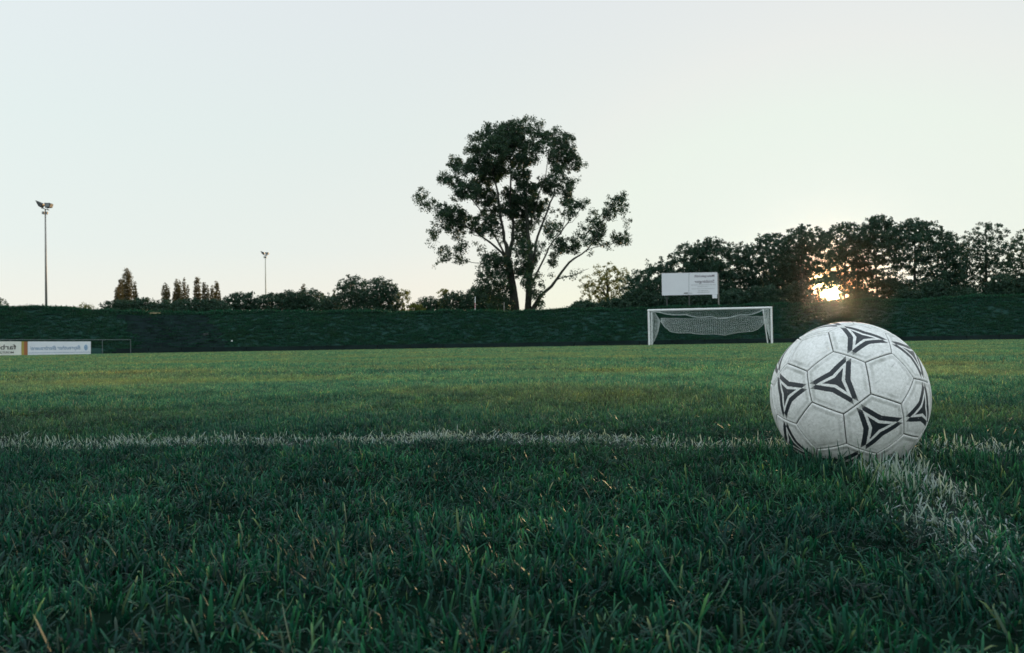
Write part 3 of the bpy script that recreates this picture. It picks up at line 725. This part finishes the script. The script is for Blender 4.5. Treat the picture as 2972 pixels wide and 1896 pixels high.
LIMBS = [([(790,1500,33),(762,1300,30),(738,1150,27),(725,1040,18),(700,960,12),(690,860,10),(668,720,8),(625,500,6),(600,280,3)],0),
 ([(740,1080,15),(762,960,12),(770,860,10),(742,700,8),(752,400,5),(740,180,2)],.4),
 ([(866,1500,25),(880,1250,22),(895,1100,18),(870,900,14),(852,650,10),(840,400,6),(858,90,2)],-.5),
 ([(900,1140,12),(930,980,9),(962,880,8),(1010,760,7),(1060,640,5),(1090,400,3),(1090,200,2)],.7),
 ([(885,1500,24),(935,1410,16),(990,1335,12),(1080,1240,9.5),(1170,1120,8),(1260,1060,5.5),(1330,990,5),(1400,850,4),(1500,690,2)],-1.2),
 ([(1075,1245,5),(1170,1218,4),(1260,1185,2),(1310,1165,1)],-1.2),
 ([(905,1260,9),(940,1190,7),(1000,1070,6),(1060,960,5),(1140,860,4),(1230,760,3),(1290,680,1.5)],1.2),
 ([(715,1080,10),(600,975,7),(500,905,5),(400,850,4),(250,740,3),(100,640,1.5)],-1.0),
 ([(705,1060,8),(640,940,6),(560,790,5),(480,680,4),(380,560,3),(300,420,1.5)],.9),
 ([(640,1010,4),(540,935,3),(440,900,2),(330,880,1.5),(200,900,1)],-.4),
 ([(620,1130,3),(520,1125,2.5),(430,1110,2),(300,1080,1.2)],-.3),
 ([(1110,920,3.5),(1135,820,2.5),(1145,700,2)],1.4),([(1140,860,3),(1190,830,2),(1240,780,1.2)],1.2),
 ([(1280,1040,3),(1400,1000,2.5),(1540,950,2)],-1.2),([(1330,990,2.5),(1370,900,2.5),(1470,780,1.5)],-1.0),
 ([(690,860,5),(600,740,4),(520,600,3),(460,450,2)],1.6),([(870,900,6),(930,720,4),(1000,500,3),(1020,300,2)],-1.6),([(560,1180,3),(640,1150,4),(735,1180,6)],.2),([(700,1340,3),(740,1300,5)],.2),([(770,1260,5),(650,1330,3),(560,1350,2)],.4)]
tms = [MB(), MB(), MB()]; OWN = [0, 0, 1, 1, 2, 2, 2, 0, 0, 0, 0, 2, 2, 2, 2, 0, 1, 0, 0, 0]
for li_, (pts, dy) in enumerate(LIMBS):
    tm = tms[OWN[li_]]
    m = len(pts); P = [rel(bt(x, y, dy * i / (m - 1) * 1.6), bo) for i, (x, y, r) in enumerate(pts)]
    # soften the polyline
    Q = []; RR = []
    for i in range(m - 1):
        for s in (0, .5):
            j = 0 if s == 0 else .06
            Q.append(P[i] * (1 - s) + P[i + 1] * s + rng.normal(0, j, 3)); RR.append((pts[i][2] * (1 - s) + pts[i + 1][2] * s) / 2.478 * BS)
    Q.append(P[-1]); RR.append(pts[-1][2] / 2.478 * BS)
    Q[0] = Q[0] - np.array([0, 0, .5]) if pts[0][1] >= 1480 else Q[0]
    tm.tube(Q, RR, 7)
for tm in tms: tm.build('trunk', M_bark, big, smooth=True)
# fine twigs from clumps towards the limbs
tm = MB()
for i in rng.choice(len(cs), 420, replace=False):
    c = np.array(cs[i]); e = c + np.array([-np.sign(c[0]) * random.uniform(.2, .7), random.uniform(-.3, .3), -random.uniform(.2, .7)])
    tm.tube([c, (c + e) / 2 + rng.normal(0, .08, 3), e], [.008, .014, .02], 3, False)
tag(tm.build('twigs', M_bark, big), kind='stuff')

# ------------------------------------------------------------------ other trees
def dome_tree(name, cx, hw, top, Y, label, cat='tree', dens=1.0, mt=None, base=None, shape='dome', leafpx=4.6, group=None, hole=None, low=1.0, trunk=True):
    base = crest_px(cx) + 4 if base is None else base
    b = at(cx, base, Y); e = empty(name, b, label, cat, group); o = np.array(e.location); s = Y / FPX
    H = base - top; area = hw * 2 * H * .8
    n = int(area / (30 if hw < 60 else 36) * dens) + 6
    cs, rs, per = [], [], []
    while len(cs) < n:
        u = random.uniform(-1, 1); v = random.random(); w_ = random.uniform(-1, 1)
        if shape == 'dome': lim = math.sqrt(max(0, 1 - max(0, (v - .45) / .55) ** 2)) * (1 if v > .04 else .9)
        elif shape == 'cone': lim = max(.03, 1 - v) ** .6 * (1 if v > .1 else .7)
        elif shape == 'column': lim = (math.sin(math.pi * min(1, .12 + v * .88)) ** .5) if v < .8 else math.sqrt(max(0, (1 - v) / .2)) * .8 + .03
        else: lim = math.sqrt(max(0, 1 - v * v))
        if math.hypot(u, w_) > lim * random.uniform(.72, 1.12): continue
        px = cx + u * hw; py = base - v * H
        if hole and any(((px - hx) / (hr + 5)) ** 2 + ((py - hy) / (hv + 5)) ** 2 < 1 for hx, hy, hr, hv in hole): continue
        if shape == 'dome' and v < .3 and dens > 1 and random.random() < .35: u *= 1.15; px = cx + u * hw
        if low < 1 and v < .75 and random.random() > low + (1 - low) * max(0, (v - .55) / .2): continue
        c = at(px, py, Y) + np.array([0, w_ * hw * s * (1 if shape != 'row' else .6), 0])
        cs.append(rel(c, o)); rr = random.uniform(4.5, 9.5) * s * (1 if hw > 20 else hw / 24); rs.append(rr); per.append(random.randint(18, 30) if hw > 20 else random.randint(10, 16))
    C = clumps(cs, rs, per, .85)
    me = leaf_mesh('crown', C, rng.uniform(.6, 1.25, len(C)) * leafpx * s)
    link('crown', me, e, mt or M_leaf)
    if trunk:
        m_ = MB(); hh = H * s
        rt = max(.05, min(.28, hw * s * .06)) * (.65 if hole else 1)
        lean = random.uniform(-.05, .05) * hh
        m_.tube([(0, 0, -.8), (lean * .3, 0, hh * .35), (lean * .7, 0, hh * .65), (lean, 0, hh * .96)], [rt, rt * .75, rt * .45, rt * .12], 7)
        for _ in range(9 if hw > 20 else 3):
            i = random.randrange(len(cs)); c = np.array(cs[i]); h0 = max(.1, c[2] - abs(c[0]) * .9 - random.uniform(0, 1)); h0 = min(h0, hh * .8)
            m_.tube([(lean * h0 / hh, 0, h0), (c[0] * .5, c[1] * .5, h0 * .45 + c[2] * .55), tuple(c)], [rt * .4, rt * .25, rt * .1], 5)
        m_.build('trunk', M_bark, e, smooth=True)
    return e
SUNHOLE = [(2404, 852, 25, 17), (2386, 838, 8, 6), (2430, 858, 11, 10), (2372, 858, 5, 4), (2445, 840, 5, 4), (2394, 824, 7, 4)]
PIN = [(2450, 765, 12, 7), (2385, 750, 10, 6), (2530, 830, 14, 26), (2570, 860, 14, 14), (2620, 800, 22, 18), (2560, 770, 16, 10), (2520, 750, 12, 10)]
hr = random.Random(21); tries = 0
while len(PIN) < 95 and tries < 4000:
    tries += 1; x_, y_ = hr.uniform(2345, 2740), hr.gauss(775, 42)
    if all(math.hypot(x_ - p[0], (y_ - p[1]) * 1.2) > 19 for p in PIN + SUNHOLE): PIN.append((x_, y_, hr.uniform(3.5, 9.5), hr.uniform(2.5, 7)))
RND = [(random.uniform(1850, 2340), random.uniform(740, 860), random.uniform(2, 5), random.uniform(2, 5)) for _ in range(60)]
ROW = [ # cx, hw, top, dens, low, label
 (1868, 52, 782, 1.0, .8, 'low dark tree at the left end of the row behind the goal'),
 (1925, 62, 745, 1.2, .8, 'dark tree whose crown rises just left of the white billboard'),
 (2005, 62, 704, 1.3, .9, 'dense dark tree directly behind the white billboard'),
 (2062, 58, 686, 1.3, .95, 'tall dark rounded tree above the right end of the billboard'),
 (2148, 58, 704, .95, .8, 'loose leafy tree between the billboard tree and the sun gap'),
 (2235, 60, 674, 1.2, .85, 'dark broad tree left of the low sun'),
 (2330, 72, 650, 1.3, .85, 'tall dense tree whose left side hides the low sun'),
 (2450, 62, 642, 1.25, .75, 'dark tree right of the low sun with bright gaps below'),
 (2548, 56, 621, 1.2, .6, 'tallest tree of the row standing above the ball'),
 (2655, 88, 636, 1.3, .6, 'wide domed dark tree right of the tallest one'),
 (2745, 52, 672, 1.2, .6, 'sloping dark tree at the right shoulder of the row'),
 (2992, 60, 662, .9, .7, 'dark tree cut by the right edge of the picture'),
 (3110, 80, 650, 1.0, .8, 'dark tree beyond the right edge of the row')]
for i, (cx, hw, top, de, lw, lb) in enumerate(ROW):
    dome_tree('tree', cx, hw * 1.4, top, 78 + (i % 3) * 2.4 + random.uniform(-1, 1), lb, dens=de * (1.0 if cx > 2400 else 1.25), low=min(1, lw + .35), hole=SUNHOLE + (PIN if cx > 2300 else RND), group='trees in a row on the right bank')
dome_tree('tree', 2862, 82, 640, 80, 'thin see-through tree near the right edge', dens=.95, shape='dome', leafpx=4.2, mt=M_leaf)
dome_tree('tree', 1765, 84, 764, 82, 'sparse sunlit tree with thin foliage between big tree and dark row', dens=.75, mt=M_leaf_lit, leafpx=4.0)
HEDGE = [(1700, 52, 872, 70, 'low dark bush on the crest right of the big tree'), (1780, 50, 866, 71, 'low dark bush under the sparse sunlit tree'), (1850, 60, 838, 74, 'dark bush at the foot of the row left of the goal'),
 (1950, 60, 850, 73, 'dark bush on the crest below the billboard left end'), (2040, 60, 846, 74, 'dark bush on the crest below the billboard right end'), (2130, 60, 836, 74, 'dark bush on the crest above the goal crossbar end'),
 (2220, 60, 826, 74, 'dark bush on the crest right of the goal'), (2310, 52, 822, 74, 'dark bush on the crest left of the low sun'), (2500, 40, 850, 74, 'small dark bush on the crest right of the low sun'), (2640, 50, 836, 74, 'dark bush below the wide domed tree'),
 (2725, 50, 815, 74, 'dark bush below the sloping tree'), (2810, 42, 838, 74, 'low dark bush left of the thin see-through tree'), (2905, 55, 800, 74, 'dark rounded bush below the thin see-through tree'), (3000, 70, 790, 74, 'dark bush cut by the right picture edge')]
for cx, hw, top, Y, lb in HEDGE:
    dome_tree('bush', cx, hw, top, Y, lb, 'bush', dens=2.2, shape='mound', trunk=False, hole=SUNHOLE, group='dark bushes along the right crest')
# left and centre, farther off
LEFT = [('bush', 345, 44, 868, 96, 1.7, 'mound', 'low dark bush at the left end of the far hedge'), ('bush', 412, 44, 863, 97, 1.7, 'mound', 'dark knobbly bush right of the tallest poplar'), ('bush', 480, 48, 870, 97, 1.7, 'mound', 'dark bush under the single pair of poplars'),
 ('bush', 550, 50, 864, 97, 1.7, 'mound', 'dark bush under the middle poplars'), ('bush', 615, 46, 868, 97, 1.7, 'mound', 'dark bush under the right hand poplars'),
 ('tree', 692, 40, 848, 105, 1.5, 'dome', 'small dark tree left of the farther floodlight mast'), ('tree', 728, 22, 845, 105, .7, 'dome', 'small loose treelet just left of the farther floodlight mast'),
 ('tree', 790, 48, 852, 110, 1.6, 'dome', 'low dark tree right of the farther floodlight mast'), ('tree', 845, 42, 842, 108, 1.6, 'dome', 'low green tree with a sunlit top in the middle hedge'), ('tree', 900, 50, 838, 108, 1.6, 'dome', 'wide dark tree beneath the small lone poplar'),
 ('bush', 958, 36, 858, 104, 1.7, 'mound', 'dark bush between the wide tree and the taller pair'), ('tree', 1022, 42, 798, 100, 1.2, 'dome', 'taller ragged tree left of the round tree'), ('tree', 1098, 52, 804, 98, 1.75, 'dome', 'dense round tree with golden right edge'),
 ('tree', 1168, 34, 838, 100, .45, 'dome', 'thin sunlit tree right of the round tree'), ('bush', 1205, 26, 880, 96, 1.2, 'mound', 'low sunlit bush right of the thin tree'), ('tree', 1248, 36, 862, 100, 1.4, 'dome', 'small dark tree behind the white barrier'),
 ('tree', 1290, 26, 838, 100, .55, 'dome', 'thin wispy tree above the white barrier end'), ('tree', 1325, 40, 846, 98, 1.6, 'dome', 'dark tree left of the thin white post'), ('tree', 1392, 44, 830, 96, 1.7, 'dome', 'dark tree behind the thin white post'), ('bush', 1450, 40, 862, 94, 1.5, 'mound', 'dark bush at the foot of the big tree'),
 ('bush', -60, 60, 850, 97, 1.5, 'mound', 'dark bush outside the left picture edge')]
for nm, cx, hw, top, Y, de, shp, lb in LEFT:
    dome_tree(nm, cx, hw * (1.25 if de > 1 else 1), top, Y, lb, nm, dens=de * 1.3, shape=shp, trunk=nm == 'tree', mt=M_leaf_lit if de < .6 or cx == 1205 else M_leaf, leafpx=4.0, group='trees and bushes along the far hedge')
POP = [(368, 15, 777, 'broadest and tallest poplar at the left of the far line'), (349, 7, 806, 'slim poplar touching the tallest one on its left'), (339, 7, 832, 'short slim poplar at the far left foot of the tallest'), (391, 6, 814, 'slim poplar close right of the tallest'), (396, 5, 836, 'short poplar at the right foot of the tallest'),
 (479, 9, 820, 'left one of the pair of poplars standing apart'), (488, 6, 830, 'right one of the pair of poplars standing apart'), (505, 5, 842, 'short slim poplar at the left of the middle cluster'), (513, 9, 810, 'left stem of the twin poplars'), (520, 8, 813, 'right stem of the twin poplars'),
 (534, 6, 805, 'slender pointed poplar right of the twins'), (545, 5, 824, 'short poplar right of the slender pointed one'), (572, 10, 800, 'tallest poplar of the right hand cluster'), (592, 7, 816, 'second poplar of the right hand cluster'), (602, 6, 827, 'third poplar of the right hand cluster'),
 (616, 6, 826, 'thin poplar left of the last tall one'), (628, 8, 815, 'last tall poplar at the right of the cluster'), (637, 5, 843, 'shortest poplar at the right end of the cluster'), (880, 7, 820, 'lone poplar tip above the wide dark tree'), (970, 5, 834, 'lone poplar tip left of the ragged tree')]
for cx, hw, top, lb in POP:
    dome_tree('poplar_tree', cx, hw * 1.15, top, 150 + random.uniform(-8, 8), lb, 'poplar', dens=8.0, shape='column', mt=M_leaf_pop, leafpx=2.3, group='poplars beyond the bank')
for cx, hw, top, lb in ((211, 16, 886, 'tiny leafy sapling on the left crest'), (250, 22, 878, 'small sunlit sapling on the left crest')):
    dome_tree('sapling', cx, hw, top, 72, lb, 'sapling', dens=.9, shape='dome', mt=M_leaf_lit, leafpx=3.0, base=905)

# ------------------------------------------------------------------ floodlight masts
def mast(px, base_y, top_y, Y, ph, label, sc):
    b = at(px[1], base_y, Y); e = empty('floodlight_mast', b, label, 'floodlight', 'floodlight masts on the bank'); o = np.array(e.location); s = Y / FPX
    top = rel(at(px[0], top_y, Y), o)
    m_ = MB(); m_.tube([(0, 0, -1.0), (top[0] * .5, 0, top[2] * .5), tuple(top)], [.105, .085, .06], 12); m_.build('pole', ph, e, smooth=True)
    def q(x, z, y=0): return top + np.array([x * sc, y, z * sc])
    m_ = MB(); m_.tube([q(0, -.05), q(0, .32)], .045, 8); m_.build('spigot', M_dark, e)
    m_ = MB()
    m_.box(q(-.17, .0), (.20, .2, .24)); m_.build('junction_box', M_steel, e, bevel=.03)
    m_ = MB(); m_.box(q(.14, -.02), (.16, .18, .24)); m_.build('junction_box', M_steel, e, bevel=.03)
    m_ = MB(); m_.tube([q(-.36, .44), q(.02, .32), q(.34, .24)], .04, 6); m_.build('crossarm', M_dark, e)
    # left lamp: wedge-shaped housing tipped back
    m_ = MB(); pr = [(-.78, 1.10), (-.10, .80), (-.13, .66), (-.25, .56), (-.36, .48), (-.52, .58)]
    vs = [q(x, z, y) for y in (-.22, .22) for x, z in pr]; k = len(pr)
    m_.add(vs, [tuple(range(k)), tuple(range(2 * k - 1, k - 1, -1))] + [(i, i + k, (i + 1) % k + k, (i + 1) % k) for i in range(k)]); m_.build('lamp_housing', M_dark, e, bevel=.01)
    m_ = MB(); pr = [(.02, .86), (.50, .84), (.60, .76), (.50, .46), (.08, .42)]
    vs = [q(x, z, y * (1 if x > .1 else .8)) for y in (-.25, .25) for x, z in pr]; k = len(pr)
    m_.add(vs, [tuple(range(k)), tuple(range(2 * k - 1, k - 1, -1))] + [(i, i + k, (i + 1) % k + k, (i + 1) % k) for i in range(k)]); m_.build('lamp_housing', M_dark, e, bevel=.01)
    m_ = MB(); m_.box(q(.31, .64, -.27), (.36, .02, .28)); m_.build('lamp_glass', M_glass, e)
    for pa, pb in (((-.18, .38), (-.17, .60)), ((.2, .29), (.26, .42))):
        m_ = MB(); m_.tube([q(*pa), q(*pb)], .02, 5); m_.build('lamp_bracket', M_dark, e)
mast((131.5, 134.5), 898, 618, 76, M_steel, 'near tall floodlight mast with two dark lamps on the left bank', 1.0)
mast((770, 772), 908, 747, 128, simple('pale_mast_paint', (.42, .40, .32), .5, .1, 2), 'farther slim floodlight mast rising from the middle hedge', .85)

# ------------------------------------------------------------------ billboard
YBB = 69.0; SB = YBB / FPX
pc = [at(1920.5, 793.5, YBB), at(2082, 790.5, YBB), at(2083, 854.5, YBB), at(1921.5, 858, YBB)]
bb = empty('billboard', bank_point(2000, 1) * np.array([0, 0, 1]) + np.array([pc[0][0] * .5 + pc[1][0] * .5, YBB, 0]), 'white mirror-written billboard on posts above the goal', 'billboard'); bbo = np.array(bb.location)
def slab(pts, mt, nm, dy=0, th=.04):
    m_ = MB(); vs = [rel(p, bbo) + np.array([0, dy + d, 0]) for d in (0, th) for p in pts]
    m_.add(vs, [(3, 2, 1, 0), (4, 5, 6, 7), (0, 1, 5, 4), (1, 2, 6, 5), (2, 3, 7, 6), (3, 0, 4, 7)]); return m_.build(nm, mt, bb)
xm = 1999.5
ptop = lambda x: 793.5 - 3 * (x - 1920.5) / 161.5
pbot = lambda x: 858 - 3.5 * (x - 1921.5) / 161.5
slab([at(1920.5, ptop(1920.5), YBB), at(xm - .45, ptop(xm), YBB), at(xm - .45, pbot(xm), YBB), at(1921.5, pbot(1921), YBB)], M_bill, 'panel')
slab([at(xm + .45, ptop(xm), YBB), at(2082, ptop(2082), YBB), at(2083, pbot(2083), YBB), at(xm + .45, pbot(xm), YBB)], M_bill, 'panel')
slab([at(2067, 855.2, YBB), at(2081.5, 854.9, YBB), at(2081.5, 866, YBB), at(2068, 866, YBB)], M_bill, 'small_panel')
slab([at(xm - .9, ptop(xm) + 1, YBB + .1), at(xm + .9, ptop(xm) + 1, YBB + .1), at(xm + .9, pbot(xm) - .5, YBB + .1), at(xm - .9, pbot(xm) - .5, YBB + .1)], M_dark, 'joint_batten')
for px in (1934, 1999, 2084):
    a_ = at(px, ptop(px) + 4, YBB + .16); zz = bb.location[2] - .5; m_ = MB(); m_.tube([rel((a_[0], a_[1], zz), bbo), rel(a_, bbo)], .05, 8); m_.build('post', M_steel if px > 2050 else M_dark, bb)  # right post coloured as sunlit, the other two darkened as shaded
for (s_t, px, py, h, wd, mt, bo_) in (('Malergeschäft', 2073, 803.5, 9.0, 58, M_grey, .012), ('Stübinger', 2073, 820.5, 12.5, 58, M_grey, .004)):
    ux = U(at(px, py, YBB), at(px - 60, py + 1.25, YBB))
    text_obj(s_t, mt, bb, rel(at(px, py, YBB), bbo) + np.array([0, -.015, 0]), ux, upv, h * SB, wd * SB, bold=bo_)
# the small print, too small to read: rows of word-length strokes
for x0, x1, y in ((2005, 2077, 827.8), (2025, 2056, 832.5), (2008, 2074, 839), (2026, 2056, 844), (2024, 2059, 848.6)):
    m_ = MB(); x = x0
    while x < x1:
        w_ = random.uniform(3, 9); xe = min(x + w_, x1); tl = -.021 * (x - x0)
        p = [rel(at(a, y + b + tl, YBB), bbo) + np.array([0, -.012, 0]) for a, b in ((x, .75), (xe, .75), (xe, -.75), (x, -.75))]
        m_.add(p, [(0, 1, 2, 3)]); x = xe + random.uniform(.8, 1.8)
    tag(m_.build('small_print', M_lgrey, bb), kind='stuff')
for x0, x1, mt in ((1985, 1998.5, M_black), (2001, 2010, M_lgrey)):
    m_ = MB(); x = x0
    while x < x1 - 1:
        p = [rel(at(a, b, YBB), bbo) + np.array([0, -.012, 0]) for a, b in ((x, 853), (x + 1.5, 853), (x + 1.5, 849.6), (x, 849.6))]; m_.add(p, [(0, 1, 2, 3)]); x += 2.1
    tag(m_.build('small_print', mt, bb), kind='stuff')

# ------------------------------------------------------------------ small things on the crest
def post(px, y0, y1, Y, r, mt, name, label, cat, band=None):
    b = at(px, y1, Y); e = empty(name, b, label, cat); o = np.array(e.location); t_ = rel(at(px, y0, Y), o)
    m_ = MB(); m_.tube([(0, 0, -.5), tuple(t_)], r, 8); m_.build('pole', mt, e)
    if band:
        m_ = MB(); m_.tube([tuple(t_ * band[0]), tuple(t_ * band[1])], r * 1.08, 8); m_.build('painted_band', M_pink, e)
post(1379, 861, 910, 70, .030, M_white, 'marker_post', 'thin white post with rose band on the crest left of the big tree', 'post', (.3, .62))
post(1463, 878, 906, 70, .03, M_steel, 'marker_post', 'short grey post on the crest beside the big tree trunk', 'post')
e = empty('barrier', at(1252, 912, 68), 'low white barrier rail lying along the crest', 'barrier'); o = np.array(e.location)
m_ = MB(); m_.tube([rel(at(x, y, 68), o) for x, y in ((1213, 909.6), (1250, 907.4), (1283, 905.6))], .045, 6); m_.build('rail', M_white, e)
for x, y in ((1216, 909.5), (1250, 907.5), (1280, 905.8)):
    p = rel(at(x, y, 68), o); m_ = MB(); m_.tube([tuple(p), (p[0], p[1], p[2] - .8)], .03, 6); m_.build('rail_post', M_steel, e)
def clump_plant(name, px, py, hw, hh, Y, mt, label, cat):
    b = at(px, py + hh, Y); n = 160
    o_ = blade_object(name, n, 2 * hw * Y / FPX, h=(hh * 1.2 * Y / FPX, hh * 2.2 * Y / FPX), w=(.015, .035), circle=True, lean=(.1, 1.0), longp=0)
    o_.data.materials.append(mt); COL.objects.link(o_); o_.location = tuple(b); tag(o_, label, cat)
M_straw = simple('straw', (.42, .36, .22), .8, .25, 5, spec=.1)
M_palew = simple('pale_weed', (.11, .13, .13), .8, .25, 5, spec=.1)
clump_plant('dry_grass_clump', 450, 908, 14, 3.2, 60, M_straw, 'pale straw-coloured grass clump catching sun on the left crest', 'grass clump')
clump_plant('grass_clump', 388, 910, 10, 3, 60, M_leaf_lit, 'small yellow-green grass clump on the crest left of the straw clump', 'grass clump')
bp_ = bank_point(598, .42); clump_plant('weed_clump', 599, 970, 10, 5, bp_[1] - .3, M_palew, 'grey pale weed clump growing among the terrace steps', 'weed')
def rock(px, py, r, label):
    d = ray(px, py); Y = np.interp(py, [910, 1015], [crest_Y(px), foot_Y(px)]) - .1
    m_ = MB(); th = np.linspace(0, math.pi, 7)
    vs = [(0, 0, r)]; 
    for a in th[1:-1]:
        for k in range(9): f_ = random.uniform(.8, 1.15); vs.append((r * f_ * math.sin(a) * math.cos(k * .698), r * f_ * math.sin(a) * math.sin(k * .698), .7 * r * f_ * math.cos(a)))
    vs.append((0, 0, -.6 * r)); fs = []
    for k in range(9): fs.append((0, 1 + k, 1 + (k + 1) % 9)); fs.append((len(vs) - 1, 37 + (k + 1) % 9, 37 + k))
    for i in range(4):
        for k in range(9): a = 1 + i * 9; fs.append((a + k, a + 9 + k, a + 9 + (k + 1) % 9, a + (k + 1) % 9))
    m_.add(vs, fs); o_ = m_.build('stone', M_rock if r > .1 else M_white, None); o_.location = tuple(at(px, py, Y)); tag(o_, label, 'stone')
rock(673, 990, .06, 'tiny white stone on the bank right of the terrace')

# ------------------------------------------------------------------ haze box added for the glow around the sun
m = bpy.data.materials.new('sun_glow_haze'); m.use_nodes = True; hn, hl = m.node_tree.nodes, m.node_tree.links
hn.remove(hn['Principled BSDF']); pv_ = hn.new('ShaderNodeVolumePrincipled')
pv_.inputs['Color'].default_value = (.92, .96, 1.0, 1); pv_.inputs['Density'].default_value = .000035; pv_.inputs['Anisotropy'].default_value = .985
hl.new(pv_.outputs[0], hn['Material Output'].inputs['Volume'])
m_ = MB(); m_.box((0, 60, 16), (1200, 700, 36)); hz = m_.build('haze', m); tag(hz, kind='stuff')
